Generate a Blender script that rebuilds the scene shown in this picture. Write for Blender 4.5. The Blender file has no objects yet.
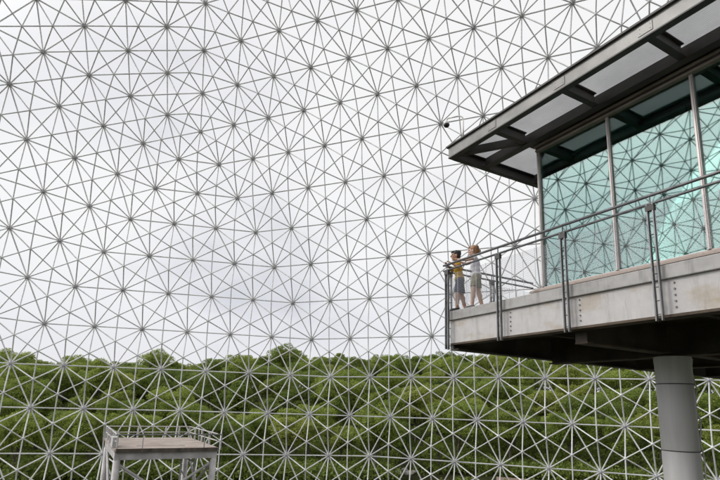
import bpy, bmesh, math, random
import numpy as np
from mathutils import Vector, Matrix, noise
random.seed(7)
rng = np.random.default_rng(11)
R = math.radians
scene = bpy.context.scene
col = scene.collection
EYE = 14.0                                    # camera height above the ground at the dome foot

# ------------------------------------------------------------------ helpers
def link(o):
    col.objects.link(o)
    return o

def tag(o, label=None, cat=None, group=None, kind=None):
    if label: o['label'] = label
    if cat: o['category'] = cat
    if group: o['group'] = group
    if kind: o['kind'] = kind
    return o

def empty(name, loc, label=None, cat=None, group=None):
    o = bpy.data.objects.new(name, None)
    o.empty_display_size = 0.3
    link(o)
    o.location = loc
    tag(o, label, cat, group)
    return o

class MB:
    """collects faces for one mesh object"""
    def __init__(s):
        s.v = []; s.f = []
    def add(s, vs, fs):
        b = len(s.v)
        s.v.extend([tuple(p) for p in vs])
        s.f.extend([tuple(i + b for i in f) for f in fs])
        return s
    def frame_box(s, o, X, Y, Z):
        """box from corner o with edge vectors X, Y, Z"""
        o, X, Y, Z = map(Vector, (o, X, Y, Z))
        vs = [o, o + X, o + X + Y, o + Y, o + Z, o + X + Z, o + X + Y + Z, o + Y + Z]
        fs = [(0, 3, 2, 1), (4, 5, 6, 7), (0, 1, 5, 4), (1, 2, 6, 5), (2, 3, 7, 6), (3, 0, 4, 7)]
        if X.cross(Y).dot(Z) < 0: fs = [tuple(reversed(f)) for f in fs]
        return s.add(vs, fs)
    def tube(s, a, b, r0, r1=None, n=8, caps=True):
        a, b = Vector(a), Vector(b)
        r1 = r0 if r1 is None else r1
        d = (b - a).normalized()
        t = Vector((0, 0, 1)) if abs(d.z) < 0.9 else Vector((1, 0, 0))
        x = d.cross(t).normalized(); y = d.cross(x)
        vs = []
        for c, r in ((a, r0), (b, r1)):
            for k in range(n):
                w = 2 * math.pi * k / n
                vs.append(c + x * (r * math.cos(w)) + y * (r * math.sin(w)))
        fs = [(k, (k + 1) % n, n + (k + 1) % n, n + k) for k in range(n)]
        fs = [tuple(reversed(f)) for f in fs]
        if caps:
            fs += [tuple(range(n)), tuple(reversed(range(n, 2 * n)))]
        return s.add(vs, fs)
    def path(s, pts, r, n=8):
        for a, b in zip(pts[:-1], pts[1:]): s.tube(a, b, r, n=n)
        return s
    def ball(s, c, rx, ry=None, rz=None, n=12, m=8, basis=None):
        ry = rx if ry is None else ry; rz = rx if rz is None else rz
        c = Vector(c)
        X, Y, Z = basis if basis else (Vector((1, 0, 0)), Vector((0, 1, 0)), Vector((0, 0, 1)))
        vs = [c - Z * rz]
        for j in range(1, m):
            p = -math.pi / 2 + math.pi * j / m
            for k in range(n):
                w = 2 * math.pi * k / n
                vs.append(c + X * (rx * math.cos(p) * math.cos(w)) + Y * (ry * math.cos(p) * math.sin(w)) + Z * (rz * math.sin(p)))
        vs.append(c + Z * rz)
        fs = [(0, 1 + (k + 1) % n, 1 + k) for k in range(n)]
        for j in range(m - 2):
            for k in range(n):
                a = 1 + j * n + k; b = 1 + j * n + (k + 1) % n
                fs.append((a, b, b + n, a + n))
        t = len(vs) - 1; o = 1 + (m - 2) * n
        fs += [(o + k, o + (k + 1) % n, t) for k in range(n)]
        return s.add(vs, fs)
    def build(s, name, mat, parent=None, smooth=False, bevel=0):
        me = bpy.data.meshes.new(name)
        me.from_pydata(s.v, [], s.f)
        me.update()
        if smooth:
            me.polygons.foreach_set('use_smooth', [True] * len(me.polygons))
        o = bpy.data.objects.new(name, me)
        if mat: me.materials.append(mat)
        link(o)
        if parent is not None:
            o.parent = parent
            o.matrix_parent_inverse = Matrix.Translation(-Vector(wloc(parent)))
        if bevel:
            m = o.modifiers.new('bevel', 'BEVEL'); m.width = bevel; m.segments = 2; m.limit_method = 'ANGLE'
        return o

def wloc(o):
    """world position of a parent: things are placed Empties, meshes are built in world coordinates"""
    return Vector(o.location) if o.type == 'EMPTY' else Vector((0, 0, 0))

# ------------------------------------------------------------------ materials
def mat(name):
    m = bpy.data.materials.new(name); m.use_nodes = True
    nt = m.node_tree
    return m, nt, nt.nodes['Principled BSDF']

def ramp(nt, src, stops):
    r = nt.nodes.new('ShaderNodeValToRGB')
    while len(r.color_ramp.elements) < len(stops): r.color_ramp.elements.new(0.5)
    for e, (p, c) in zip(r.color_ramp.elements, stops):
        e.position = p; e.color = (*c, 1)
    nt.links.new(src, r.inputs[0])
    return r.outputs[0]

def noisetex(nt, scale, detail=4, rough=0.55, coord='Object', stretch=None):
    tc = nt.nodes.new('ShaderNodeTexCoord'); out = tc.outputs[coord]
    if stretch:
        mp = nt.nodes.new('ShaderNodeMapping'); mp.inputs['Scale'].default_value = stretch
        nt.links.new(out, mp.inputs[0]); out = mp.outputs[0]
    n = nt.nodes.new('ShaderNodeTexNoise')
    n.inputs['Scale'].default_value = scale; n.inputs['Detail'].default_value = detail; n.inputs['Roughness'].default_value = rough
    nt.links.new(out, n.inputs['Vector'])
    return n.outputs['Fac']

def bump(nt, b, src, strength, dist):
    n = nt.nodes.new('ShaderNodeBump'); n.inputs['Strength'].default_value = strength; n.inputs['Distance'].default_value = dist
    nt.links.new(src, n.inputs['Height']); nt.links.new(n.outputs[0], b.inputs['Normal'])

def simple(name, c0, c1, scale=3, rough=0.6, metal=0.0, bmp=0.0, stretch=None, lo=0.35, hi=0.65, detail=5):
    m, nt, b = mat(name)
    f = noisetex(nt, scale, detail, stretch=stretch)
    nt.links.new(ramp(nt, f, [(lo, c0), (hi, c1)]), b.inputs['Base Color'])
    b.inputs['Roughness'].default_value = rough; b.inputs['Metallic'].default_value = metal
    if bmp:
        bump(nt, b, noisetex(nt, scale * 12, 6), bmp, 0.01)
    return m

M = {}
M['lattice'] = simple('lattice paint', (0.60, 0.60, 0.595), (0.83, 0.83, 0.82), 0.9, 0.5, 0, 0, None, .3, .6)
M['hub'] = simple('hub steel', (0.42, 0.42, 0.43), (0.55, 0.55, 0.56), 1.5, 0.45, 0.2)
M['rail'] = simple('galvanised rail', (0.14, 0.14, 0.145), (0.22, 0.22, 0.225), 6, 0.42, 0.6)
M['wire'] = simple('woven wire', (0.44, 0.44, 0.46), (0.52, 0.52, 0.55), 8, 0.35, 0.1)
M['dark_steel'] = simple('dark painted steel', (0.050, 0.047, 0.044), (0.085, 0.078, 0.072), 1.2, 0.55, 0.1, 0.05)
M['soffit'] = simple('dark brown underside steel', (0.044, 0.036, 0.029), (0.100, 0.082, 0.065), 1.6, 0.75, 0.0, 0.05)  # mottled dark brown base colour for deck slab, girders and joists
M['rust_flange'] = simple('rusty flange', (0.045, 0.032, 0.022), (0.12, 0.088, 0.06), 2.2, 0.8, 0.0, 0.1)
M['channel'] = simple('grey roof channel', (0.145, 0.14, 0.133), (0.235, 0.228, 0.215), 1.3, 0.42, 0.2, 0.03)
M['mullion'] = simple('pinkish aluminium', (0.42, 0.375, 0.36), (0.52, 0.47, 0.45), 2.5, 0.35, 0.3)
M['head'] = simple('tan head trim', (0.28, 0.235, 0.20), (0.40, 0.34, 0.30), 2.0, 0.4, 0.2)
M['interior'] = simple('interior plaster', (0.68, 0.70, 0.69), (0.76, 0.78, 0.77), 0.7, 0.8)
M['interior_floor'] = simple('interior floor', (0.46, 0.45, 0.43), (0.56, 0.55, 0.53), 0.7, 0.35)
M['black'] = simple('matt black', (0.012, 0.012, 0.013), (0.022, 0.022, 0.022), 5, 0.5)
M['white_paint'] = simple('white painted metal', (0.62, 0.61, 0.58), (0.74, 0.73, 0.70), 2.0, 0.4)
M['tower'] = simple('weathered white tower steel', (0.33, 0.315, 0.31), (0.58, 0.56, 0.55), 1.4, 0.6, 0.0, 0.15)
M['tower_deck'] = simple('faded beige boards', (0.31, 0.25, 0.215), (0.45, 0.385, 0.34), 1.1, 0.8, 0.0, 0.2, stretch=(1, 1, 1))
M['bark'] = simple('bark', (0.06, 0.05, 0.04), (0.13, 0.105, 0.085), 3, 0.9, 0, 0.4, stretch=(1, 1, .25))
M['boulder'] = simple('pale stone', (0.38, 0.34, 0.32), (0.60, 0.55, 0.52), 1.6, 0.9, 0, 0.4)
M['path'] = simple('reddish gravel path', (0.16, 0.115, 0.085), (0.25, 0.185, 0.145), 0.8, 0.95, 0, 0.3)

def concrete(name, base, stain, edge):
    m, nt, b = mat(name)
    a = noisetex(nt, 1.1, 6, 0.6, stretch=(1, 1, 2.2))
    c = noisetex(nt, 5.5, 8, 0.65)
    base_c = ramp(nt, c, [(0.3, tuple(v * 0.86 for v in base)), (0.7, base)])
    st = ramp(nt, a, [(0.50, (0, 0, 0)), (0.72, (1, 1, 1))])
    mx = nt.nodes.new('ShaderNodeMix'); mx.data_type = 'RGBA'
    nt.links.new(st, mx.inputs['Factor']); nt.links.new(base_c, mx.inputs['A']); mx.inputs['B'].default_value = (*stain, 1)
    # short drips that run down
    d = noisetex(nt, 3.2, 6, 0.7, stretch=(2.4, 2.4, .30))
    dr = ramp(nt, d, [(0.52, (0, 0, 0)), (0.70, (0.6, 0.6, 0.6))])
    m2 = nt.nodes.new('ShaderNodeMix'); m2.data_type = 'RGBA'
    nt.links.new(dr, m2.inputs['Factor']); nt.links.new(mx.outputs['Result'], m2.inputs['A']); m2.inputs['B'].default_value = (*edge, 1)
    nt.links.new(m2.outputs['Result'], b.inputs['Base Color'])
    b.inputs['Roughness'].default_value = 0.8
    bump(nt, b, c, 0.15, 0.01)
    return m
M['fascia'] = concrete('stained pale fascia', (0.56, 0.54, 0.53), (0.40, 0.325, 0.235), (0.30, 0.275, 0.255))
M['lip'] = concrete('grey slab edge', (0.46, 0.445, 0.43), (0.29, 0.28, 0.265), (0.20, 0.195, 0.19))
M['plinth'] = concrete('pinkish stone plinth', (0.42, 0.345, 0.305), (0.36, 0.29, 0.255), (0.30, 0.25, 0.22))
M['column'] = simple('grey column steel', (0.44, 0.43, 0.42), (0.62, 0.61, 0.605), 1.5, 0.45, 0.0, 0.04, stretch=(1.6, 1.6, .12))

def glass_mat():
    m, nt, b = mat('tinted glass'); nt.nodes.remove(b)
    out = nt.nodes['Material Output']
    t = nt.nodes.new('ShaderNodeBsdfTransparent'); t.inputs[0].default_value = (0.62, 0.87, 0.80, 1)
    g = nt.nodes.new('ShaderNodeBsdfGlossy'); g.inputs['Color'].default_value = (0.86, 0.95, 0.94, 1); g.inputs['Roughness'].default_value = 0.018
    lw = nt.nodes.new('ShaderNodeLayerWeight'); lw.inputs['Blend'].default_value = 0.45
    mr = nt.nodes.new('ShaderNodeMapRange'); mr.inputs['To Min'].default_value = 0.05; mr.inputs['To Max'].default_value = 0.95
    nt.links.new(lw.outputs['Fresnel'], mr.inputs['Value'])
    # panes are never quite flat: a faint wave in the reflection
    bp = nt.nodes.new('ShaderNodeBump'); bp.inputs['Strength'].default_value = 0.012; bp.inputs['Distance'].default_value = 0.02
    nt.links.new(noisetex(nt, 1.2, 1), bp.inputs['Height']); nt.links.new(bp.outputs[0], g.inputs['Normal'])
    mx = nt.nodes.new('ShaderNodeMixShader')
    nt.links.new(mr.outputs[0], mx.inputs[0]); nt.links.new(t.outputs[0], mx.inputs[1]); nt.links.new(g.outputs[0], mx.inputs[2])
    nt.links.new(mx.outputs[0], out.inputs[0])
    return m
M['glass'] = glass_mat()

def panel_mat():
    m, nt, b = mat('translucent roof sheet'); nt.nodes.remove(b)
    out = nt.nodes['Material Output']
    f = noisetex(nt, 1.3, 5)
    c = ramp(nt, f, [(0.3, (0.46, 0.46, 0.47)), (0.7, (0.57, 0.57, 0.575))])
    d = nt.nodes.new('ShaderNodeBsdfDiffuse'); t = nt.nodes.new('ShaderNodeBsdfTranslucent')
    nt.links.new(c, d.inputs[0]); nt.links.new(c, t.inputs[0])
    mx = nt.nodes.new('ShaderNodeMixShader'); mx.inputs[0].default_value = 0.62
    nt.links.new(d.outputs[0], mx.inputs[1]); nt.links.new(t.outputs[0], mx.inputs[2]); nt.links.new(mx.outputs[0], out.inputs[0])
    return m
M['panel'] = panel_mat()

def leaf_mat(name, dark, light):
    m, nt, b = mat(name); nt.nodes.remove(b)
    out = nt.nodes['Material Output']
    oi = nt.nodes.new('ShaderNodeObjectInfo')
    f = noisetex(nt, 0.9, 4, .65)
    add = nt.nodes.new('ShaderNodeMath'); add.operation = 'MULTIPLY_ADD'
    nt.links.new(oi.outputs['Random'], add.inputs[0]); add.inputs[1].default_value = 0.5; nt.links.new(f, add.inputs[2])
    c = ramp(nt, add.outputs[0], [(0.36, dark), (1.0, light)])
    d = nt.nodes.new('ShaderNodeBsdfPrincipled'); d.inputs['Roughness'].default_value = 0.6; d.inputs['Specular IOR Level'].default_value = 0.2
    t = nt.nodes.new('ShaderNodeBsdfTranslucent')
    nt.links.new(c, d.inputs['Base Color']); nt.links.new(c, t.inputs[0])
    mx = nt.nodes.new('ShaderNodeMixShader'); mx.inputs[0].default_value = 0.45
    nt.links.new(d.outputs[0], mx.inputs[1]); nt.links.new(t.outputs[0], mx.inputs[2]); nt.links.new(mx.outputs[0], out.inputs[0])
    return m
M['leaf_mid'] = leaf_mat('mid green leaves', (0.110, 0.160, 0.026), (0.275, 0.335, 0.070))
M['leaf_dark'] = leaf_mat('dark green leaves', (0.080, 0.120, 0.024), (0.205, 0.260, 0.058))
M['leaf_pale'] = leaf_mat('yellow green leaves', (0.155, 0.195, 0.034), (0.315, 0.350, 0.085))

def ground_mat():
    m, nt, b = mat('woodland ground')
    a = noisetex(nt, 0.09, 6); c = noisetex(nt, 1.2, 6)
    g = ramp(nt, a, [(0.40, (0.026, 0.036, 0.012)), (0.60, (0.045, 0.042, 0.022))])
    s = ramp(nt, c, [(0.3, (0.6, 0.6, 0.6)), (0.7, (1.2, 1.2, 1.2))])
    mx = nt.nodes.new('ShaderNodeMix'); mx.data_type = 'RGBA'; mx.blend_type = 'MULTIPLY'; mx.inputs['Factor'].default_value = 1
    nt.links.new(g, mx.inputs['A']); nt.links.new(s, mx.inputs['B'])
    nt.links.new(mx.outputs['Result'], b.inputs['Base Color']); b.inputs['Roughness'].default_value = 1.0; b.inputs['Specular IOR Level'].default_value = 0.0
    return m
M['ground'] = ground_mat()

# ------------------------------------------------------------------ camera (solved from the dome lattice)
F_PX, PPX, PPY, PIT, ROL = 508.3, 363.8, 298.3, R(11.68), R(1.74)
fw = Vector((0, math.cos(PIT), math.sin(PIT))); rt = Vector((1, 0, 0)); up = rt.cross(fw)
rr = rt * math.cos(ROL) + up * math.sin(ROL); uu = rr.cross(fw)
cam = bpy.data.cameras.new('camera'); co = bpy.data.objects.new('camera', cam); link(co)
cam.sensor_width = 36; cam.lens = F_PX / 720 * 36
cam.shift_x = -(PPX - 360) / 720; cam.shift_y = (PPY - 240) / 720
cam.clip_start = 0.1; cam.clip_end = 4000
co.matrix_world = Matrix(((rr.x, uu.x, -fw.x, 0), (rr.y, uu.y, -fw.y, 0), (rr.z, uu.z, -fw.z, EYE), (0, 0, 0, 1)))
scene.camera = co
def to_px(P):
    d = Vector(P) - Vector((0, 0, EYE)); z = d.dot(fw)
    if z < 0.1: return None
    return (PPX + F_PX * d.dot(rr) / z, PPY - F_PX * d.dot(uu) / z)
def ray(x, y):
    return (fw + rr * ((x - PPX) / F_PX) - uu * ((y - PPY) / F_PX)).normalized()

# ------------------------------------------------------------------ the geodesic dome: double layer lattice
DR, DEPTH = 38.0, 0.032
COEF = [0.08870720, 0.14210185, -0.26986571, -0.00198833, 0.02353052, 0.00136663, 0.03369803, -0.05940445, -0.00212162, 0.01430997]
CPOS = np.array([-0.00968254, -0.09716486, 0.02360161]); YAW = -0.23714484
def dome_nodes(F=16):
    a = math.atan(.5)
    V = [(0, 0, 1)] + [(math.cos(a) * math.cos(R(72 * k)), math.cos(a) * math.sin(R(72 * k)), math.sin(a)) for k in range(5)]
    V += [(math.cos(a) * math.cos(R(72 * k + 36)), math.cos(a) * math.sin(R(72 * k + 36)), -math.sin(a)) for k in range(5)] + [(0, 0, -1)]
    V = np.array(V); T = []
    for k in range(5):
        k1 = (k + 1) % 5
        T += [(0, 1 + k, 1 + k1), (1 + k, 6 + k, 1 + k1), (1 + k1, 6 + k, 6 + k1), (11, 6 + k, 6 + k1)]
    nodes = []; key = {}; tris = []
    for A, B, C_ in T:
        idx = {}
        for i in range(F + 1):
            for j in range(F + 1 - i):
                p = (V[A] * (F - i - j) + V[B] * i + V[C_] * j); p = p / np.linalg.norm(p)
                k = tuple(np.round(p, 4) + 0.0)
                if k not in key: key[k] = len(nodes); nodes.append(p)
                idx[(i, j)] = key[k]
        for i in range(F):
            for j in range(F - i):
                tris.append((idx[(i, j)], idx[(i + 1, j)], idx[(i, j + 1)]))
                if i + j < F - 1: tris.append((idx[(i + 1, j)], idx[(i + 1, j + 1)], idx[(i, j + 1)]))
    return np.array(nodes), tris
ND, TR = dome_nodes()
lat = np.arcsin(np.clip(ND[:, 2], -1, 1)); az = np.arctan2(ND[:, 1], ND[:, 0])
c1, s1, c2, s2 = np.cos(5 * az), np.sin(5 * az), np.cos(10 * az), np.sin(10 * az)
w = np.clip((np.abs(lat) - R(40)) / R(35), 0, 1); w = 1 - w * w * (3 - 2 * w)
L2 = lat + w * (np.stack([lat, lat**3, lat**5, c1 * lat**2, c1 * lat**4, c2 * lat**3], 1) @ np.array(COEF[:6]))
A2 = az + w * (np.stack([s1 * lat, s1 * lat**3, s2, s2 * lat**2], 1) @ np.array(COEF[6:]))
ND = np.stack([np.cos(L2) * np.cos(A2), np.cos(L2) * np.sin(A2), np.sin(L2)], 1)
th = math.pi / 2 - YAW
RM = np.array([[math.cos(th), -math.sin(th), 0], [math.sin(th), math.cos(th), 0], [0, 0, 1]])
DC = -DR * (RM @ CPOS) + np.array([0, 0, EYE])
OUT = (ND @ RM.T) * DR + DC
cen = np.array([ND[list(t)].mean(0) for t in TR]); cen /= np.linalg.norm(cen, axis=1)[:, None]
INN = (cen @ RM.T) * DR * (1 - DEPTH) + DC
edges = {}
for ti, t in enumerate(TR):
    for a, b in ((t[0], t[1]), (t[1], t[2]), (t[2], t[0])):
        edges.setdefault((min(a, b), max(a, b)), []).append(ti)
ZMIN = 0.15
S_out = [(OUT[a], OUT[b]) for (a, b) in edges if min(OUT[a][2], OUT[b][2]) > ZMIN]
S_inn = [(INN[t[0]], INN[t[1]]) for t in edges.values() if len(t) == 2 and min(INN[t[0]][2], INN[t[1]][2]) > ZMIN]
S_web = [(INN[ti], OUT[v]) for ti, t in enumerate(TR) for v in t if min(INN[ti][2], OUT[v][2]) > ZMIN]
H_out = [OUT[i] for i in range(len(OUT)) if OUT[i][2] > ZMIN]
print('dome', len(S_out), len(S_inn), len(S_web), len(H_out), 'centre', DC)

def inside(poly, x, y):
    c = False
    for (x0, y0), (x1, y1) in zip(poly, poly[1:] + poly[:1]):
        if (y0 > y) != (y1 > y) and x < (x1 - x0) * (y - y0) / (y1 - y0) + x0: c = not c
    return c
BLD = [(446, 148), (730, -30), (730, 385), (690, 480), (660, 480), (645, 372), (450, 350)]
def seen(P):
    q = to_px(P)
    return q is not None and 8 < q[0] < 712 and 8 < q[1] < 472 and not inside(BLD, *q)
def dist(P): return float(np.linalg.norm(np.array(P) - np.array([0, 0, EYE])))

def prisms(segs, r, n=6):
    a = np.array([s[0] for s in segs]); b = np.array([s[1] for s in segs])
    d = b - a; d /= np.linalg.norm(d, axis=1)[:, None]
    t = np.where(np.abs(d[:, 2:3]) < .9, np.array([[0, 0, 1.]]), np.array([[1., 0, 0]]))
    x = np.cross(d, t); x /= np.linalg.norm(x, axis=1)[:, None]; y = np.cross(d, x)
    vs = []
    for c in (a, b):
        for k in range(n):
            q = 2 * math.pi * k / n
            vs.append(c + r * (math.cos(q) * x + math.sin(q) * y))
    v = np.stack(vs, 1).reshape(-1, 3)
    m = len(segs); base = (np.arange(m) * 2 * n)[:, None, None]
    f = np.array([[(k + 1) % n, k, n + k, n + (k + 1) % n] for k in range(n)])[None] + base
    return v, f.reshape(-1, 4)
def np_mesh(name, v, f, m, parent, smooth=True):
    me = bpy.data.meshes.new(name)
    me.vertices.add(len(v)); me.vertices.foreach_set('co', np.asarray(v, np.float32).ravel())
    k = f.shape[1]
    me.loops.add(f.size); me.loops.foreach_set('vertex_index', f.astype(np.int32).ravel())
    me.polygons.add(len(f)); me.polygons.foreach_set('loop_start', np.arange(0, f.size, k, dtype=np.int32))
    me.update(calc_edges=True)
    if smooth: me.polygons.foreach_set('use_smooth', np.ones(len(f), bool))
    if m: me.materials.append(m)
    o = bpy.data.objects.new(name, me); link(o)
    if parent is not None:
        o.parent = parent; o.matrix_parent_inverse = Matrix.Translation(-Vector(parent.location))
    return o

dome = empty('geodesic_dome', (DC[0], DC[1], 0.0), 'huge open steel lattice dome of triangles and hexagons enclosing the whole view', 'dome')
def lattice_part(name, segs, r):
    order = sorted(range(len(segs)), key=lambda i: (not (seen(segs[i][0]) and seen(segs[i][1])), dist((segs[i][0] + segs[i][1]) / 2)))
    for i in order[:100]:
        v, f = prisms([segs[i]], r); np_mesh(name, v, f, M['lattice'], dome)
    v, f = prisms([segs[i] for i in order[100:]], r)
    tag(np_mesh(name, v, f, M['lattice'], dome), kind='stuff')
lattice_part('outer_strut', S_out, 0.045)
lattice_part('web_strut', S_web, 0.041)
lattice_part('inner_strut', S_inn, 0.037)
def hubs(pts):
    m = MB(); n, k = 8, 5
    for p in pts:
        nrm = (Vector(p) - Vector(DC)).normalized()
        x = nrm.orthogonal().normalized(); y = nrm.cross(x)
        m.ball(p, 0.185, 0.185, 0.11, n=n, m=k, basis=(x, y, nrm))
        q = Vector(p)
        m.tube(q - nrm * 0.20, q + nrm * 0.14, 0.075, 0.075, n=8)
    return m
order = sorted(range(len(H_out)), key=lambda i: (not seen(H_out[i]), dist(H_out[i])))
for i in order[:100]: hubs([H_out[i]]).build('hub', M['hub'], dome, smooth=True)
tag(hubs([H_out[i] for i in order[100:]]).build('hub', M['hub'], dome, smooth=True), kind='stuff')
# small joints of the inner hexagon layer
def joints(pts):
    m = MB()
    for p in pts: m.ball(p, 0.085, n=6, m=4)
    return m
J = [INN[i] for i in range(len(INN)) if INN[i][2] > ZMIN]
order = sorted(range(len(J)), key=lambda i: (not seen(J[i]), dist(J[i])))
for i in order[:100]: joints([J[i]]).build('hexagon_joint', M['lattice'], dome, smooth=True)
tag(joints([J[i] for i in order[100:]]).build('hexagon_joint', M['lattice'], dome, smooth=True), kind='stuff')

# ------------------------------------------------------------------ the pavilion on its cantilevered deck
AZ = R(-29.5)
E_ = Vector((math.sin(AZ), math.cos(AZ), 0))      # along the front edge, away from the camera
N_ = Vector((math.cos(AZ), -math.sin(AZ), 0))     # from the front edge into the building
CRN = Vector((1.895, 10.760, EYE))                # front corner, z = eye level
def W(e, n, z): return CRN + E_ * e + N_ * n + Vector((0, 0, z))
def bx(m, e0, e1, n0, n1, z0, z1):
    return m.frame_box(W(e0, n0, z0), E_ * (e1 - e0), N_ * (n1 - n0), (0, 0, z1 - z0))
EL, ER, NB = 0.12, -14.0, 14.0
bld = empty('observation_pavilion', W(-2.95, 2.9, -EYE), 'glass-walled pavilion with a flat overhanging roof on a cantilevered deck and round column', 'building')
# deck
bx(MB(), EL, ER, -0.02, 0.42, 1.80, 2.00).build('slab_edge', M['lip'], bld, bevel=0.012)
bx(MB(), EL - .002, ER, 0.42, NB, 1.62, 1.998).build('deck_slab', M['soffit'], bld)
bx(MB(), EL, EL - 0.24, 0.421, 3.2, 1.81, 2.001).build('slab_edge', M['lip'], bld)
fa = MB(); bx(fa, EL - .06, ER, 0.03, 0.07, 1.31, 1.797)
fas = fa.build('fascia_beam', M['fascia'], bld)
fl = MB(); bx(fl, EL - .06, ER, 0.012, 0.26, 1.27, 1.308)
fl.build('fascia_flange', M['rust_flange'], bld)
# left edge beam, tapering deeper
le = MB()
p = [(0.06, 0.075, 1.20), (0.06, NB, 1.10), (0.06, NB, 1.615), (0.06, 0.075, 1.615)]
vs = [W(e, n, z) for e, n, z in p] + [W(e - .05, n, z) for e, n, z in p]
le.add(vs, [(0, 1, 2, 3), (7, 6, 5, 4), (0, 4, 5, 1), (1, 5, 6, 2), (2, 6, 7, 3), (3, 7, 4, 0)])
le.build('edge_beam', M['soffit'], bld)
le = MB()
p = [(0.10, 0.08, 1.165), (0.10, NB, 1.065), (0.10, NB, 1.095), (0.10, 0.08, 1.195)]
vs = [W(e, n, z) for e, n, z in p] + [W(e - .22, n, z) for e, n, z in p]
le.add(vs, [(0, 1, 2, 3), (7, 6, 5, 4), (0, 4, 5, 1), (1, 5, 6, 2), (2, 6, 7, 3), (3, 7, 4, 0)])
le.build('edge_beam_flange', M['soffit'], bld)
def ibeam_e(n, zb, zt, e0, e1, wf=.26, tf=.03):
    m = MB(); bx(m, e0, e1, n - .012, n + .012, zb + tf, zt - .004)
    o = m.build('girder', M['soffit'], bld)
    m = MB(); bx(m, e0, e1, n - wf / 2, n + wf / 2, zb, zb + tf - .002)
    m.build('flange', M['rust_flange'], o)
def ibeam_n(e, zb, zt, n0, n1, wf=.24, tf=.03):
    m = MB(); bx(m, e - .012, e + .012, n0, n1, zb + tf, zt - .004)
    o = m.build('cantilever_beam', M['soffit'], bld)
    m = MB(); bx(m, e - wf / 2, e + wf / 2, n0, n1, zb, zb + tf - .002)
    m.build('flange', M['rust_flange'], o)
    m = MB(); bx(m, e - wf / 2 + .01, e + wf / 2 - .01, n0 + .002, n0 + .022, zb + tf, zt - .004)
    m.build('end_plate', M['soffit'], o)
ibeam_e(2.9, 1.03, 1.62, -0.17, ER)
ibeam_e(6.2, 1.08, 1.62, -0.17, ER)
ibeam_e(9.6, 1.08, 1.62, -0.17, ER)
for e in (-2.95, -8.95):
    ibeam_n(e, 1.07, 1.62, 0.30, 2.75)
    ibeam_n(e, 1.10, 1.62, 3.06, 6.05)
for e in (-1.5, -4.45, -6.0, -7.45, -10.5, -12):
    m = MB(); bx(m, e - .05, e + .05, 0.30, 2.88, 1.44, 1.616); m.build('joist', M['soffit'], bld)
def column(e, n):
    base = W(e, n, 0); m = MB(); N = 40
    prof = [(-EYE, .31), (-8, .31), (-.70, .31), (-.685, .303), (-.66, .303), (-.645, .31), (.50, .31), (.515, .304), (.53, .304), (.545, .31), (.90, .31), (.905, .316), (1.026, .316)]
    vs = [base + Vector((r * math.cos(2 * math.pi * k / N), r * math.sin(2 * math.pi * k / N), z)) for z, r in prof for k in range(N)]
    fs = [(j * N + k, j * N + (k + 1) % N, (j + 1) * N + (k + 1) % N, (j + 1) * N + k) for j in range(len(prof) - 1) for k in range(N)]
    m.add(vs, fs)
    o = m.build('column', M['column'], bld, smooth=True)
    s = MB()
    for z in (-.672, .522): 
        ring = [base + Vector((.3125 * math.cos(2 * math.pi * k / N), .3125 * math.sin(2 * math.pi * k / N), z)) for k in range(N + 1)]
        s.path(ring, .008, 5)
    s.build('weld_seam', M['dark_steel'], o)
column(-2.95, 2.9); column(-8.95, 2.9); column(-2.95, 9.6); column(-8.95, 9.6)
# bolt rows beside the railing posts
for e in (-1.5, -3.0, -4.5, -6.0, -7.5, -9):
    for k in range(5):
        z = 1.40 + k * .085
        m = MB(); m.tube(W(e - .17, 0.033, z), W(e - .17, 0.012, z), .013, n=6); m.build('bolt', M['rail'], fas)
# plinth, glass wall
bx(MB(), 0.34, ER, 2.80, 3.10, 2.003, 2.885).build('plinth', M['plinth'], bld, bevel=.01)
sl = MB()
vs = [W(.30, 2.72, 2.84), W(ER, 2.72, 2.84), W(ER, 2.97, 2.955), W(.30, 2.97, 2.955), W(.30, 2.72, 2.80), W(ER, 2.72, 2.80), W(ER, 2.97, 2.888), W(.30, 2.97, 2.888)]
sl.add(vs, [(0, 1, 2, 3), (4, 7, 6, 5), (0, 4, 5, 1), (0, 3, 7, 4), (3, 2, 6, 7), (1, 5, 6, 2)])
sl.build('sloping_sill', M['plinth'], bld)
MU = [0.05, -1.95, -3.78, -5.65, -7.5, -9.4, -11.3, -13.2]
ZG0, ZG1 = 2.93, 6.56
for k, e in enumerate(MU):
    m = MB(); bx(m, e - .035, e + .035, 2.945, 3.06, ZG0 + .03, ZG1 + .02)
    o = m.build('mullion', M['mullion'], bld, bevel=.006)
    m = MB(); bx(m, e - .014, e + .014, 2.928, 2.9435, ZG0 + .04, ZG1 - .02); m.build('pressure_cap', M['mullion'], o)
    if k:
        # each pane sits a hair out of plane, so its reflection shifts against its neighbour's
        a_, b_, t_ = (-.007, .006, .004, -.008, .005, -.004, .007)[k - 1], MU[k - 1] - e - .072, (.006, -.007, .008, -.005, .004, -.006, .005)[k - 1]
        m = MB(); m.frame_box(W(e + .036, 2.995 + a_ / 2, ZG0 + .03), E_ * b_ - N_ * a_, N_ * .012, Vector((0, 0, ZG1 - ZG0 - .03)) + N_ * t_); m.build('glass_pane', M['glass'], bld)
        m = MB(); bx(m, MU[k - 1] - .036, e + .036, 2.95, 3.05, ZG0 - .03, ZG0 + .028); m.build('sill_rail', M['mullion'], bld)
SM = [3.06 + 1.9 * k for k in range(6)]
for k, n in enumerate(SM):
    m = MB(); bx(m, .015, .085, n + .002, n + .072, ZG0 + .03, ZG1 + .02); m.build('mullion', M['mullion'], bld)
    if k:
        m = MB(); bx(m, .045, .055, SM[k - 1] + .074, n, ZG0 + .03, ZG1); m.build('glass_pane', M['glass'], bld)
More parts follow.
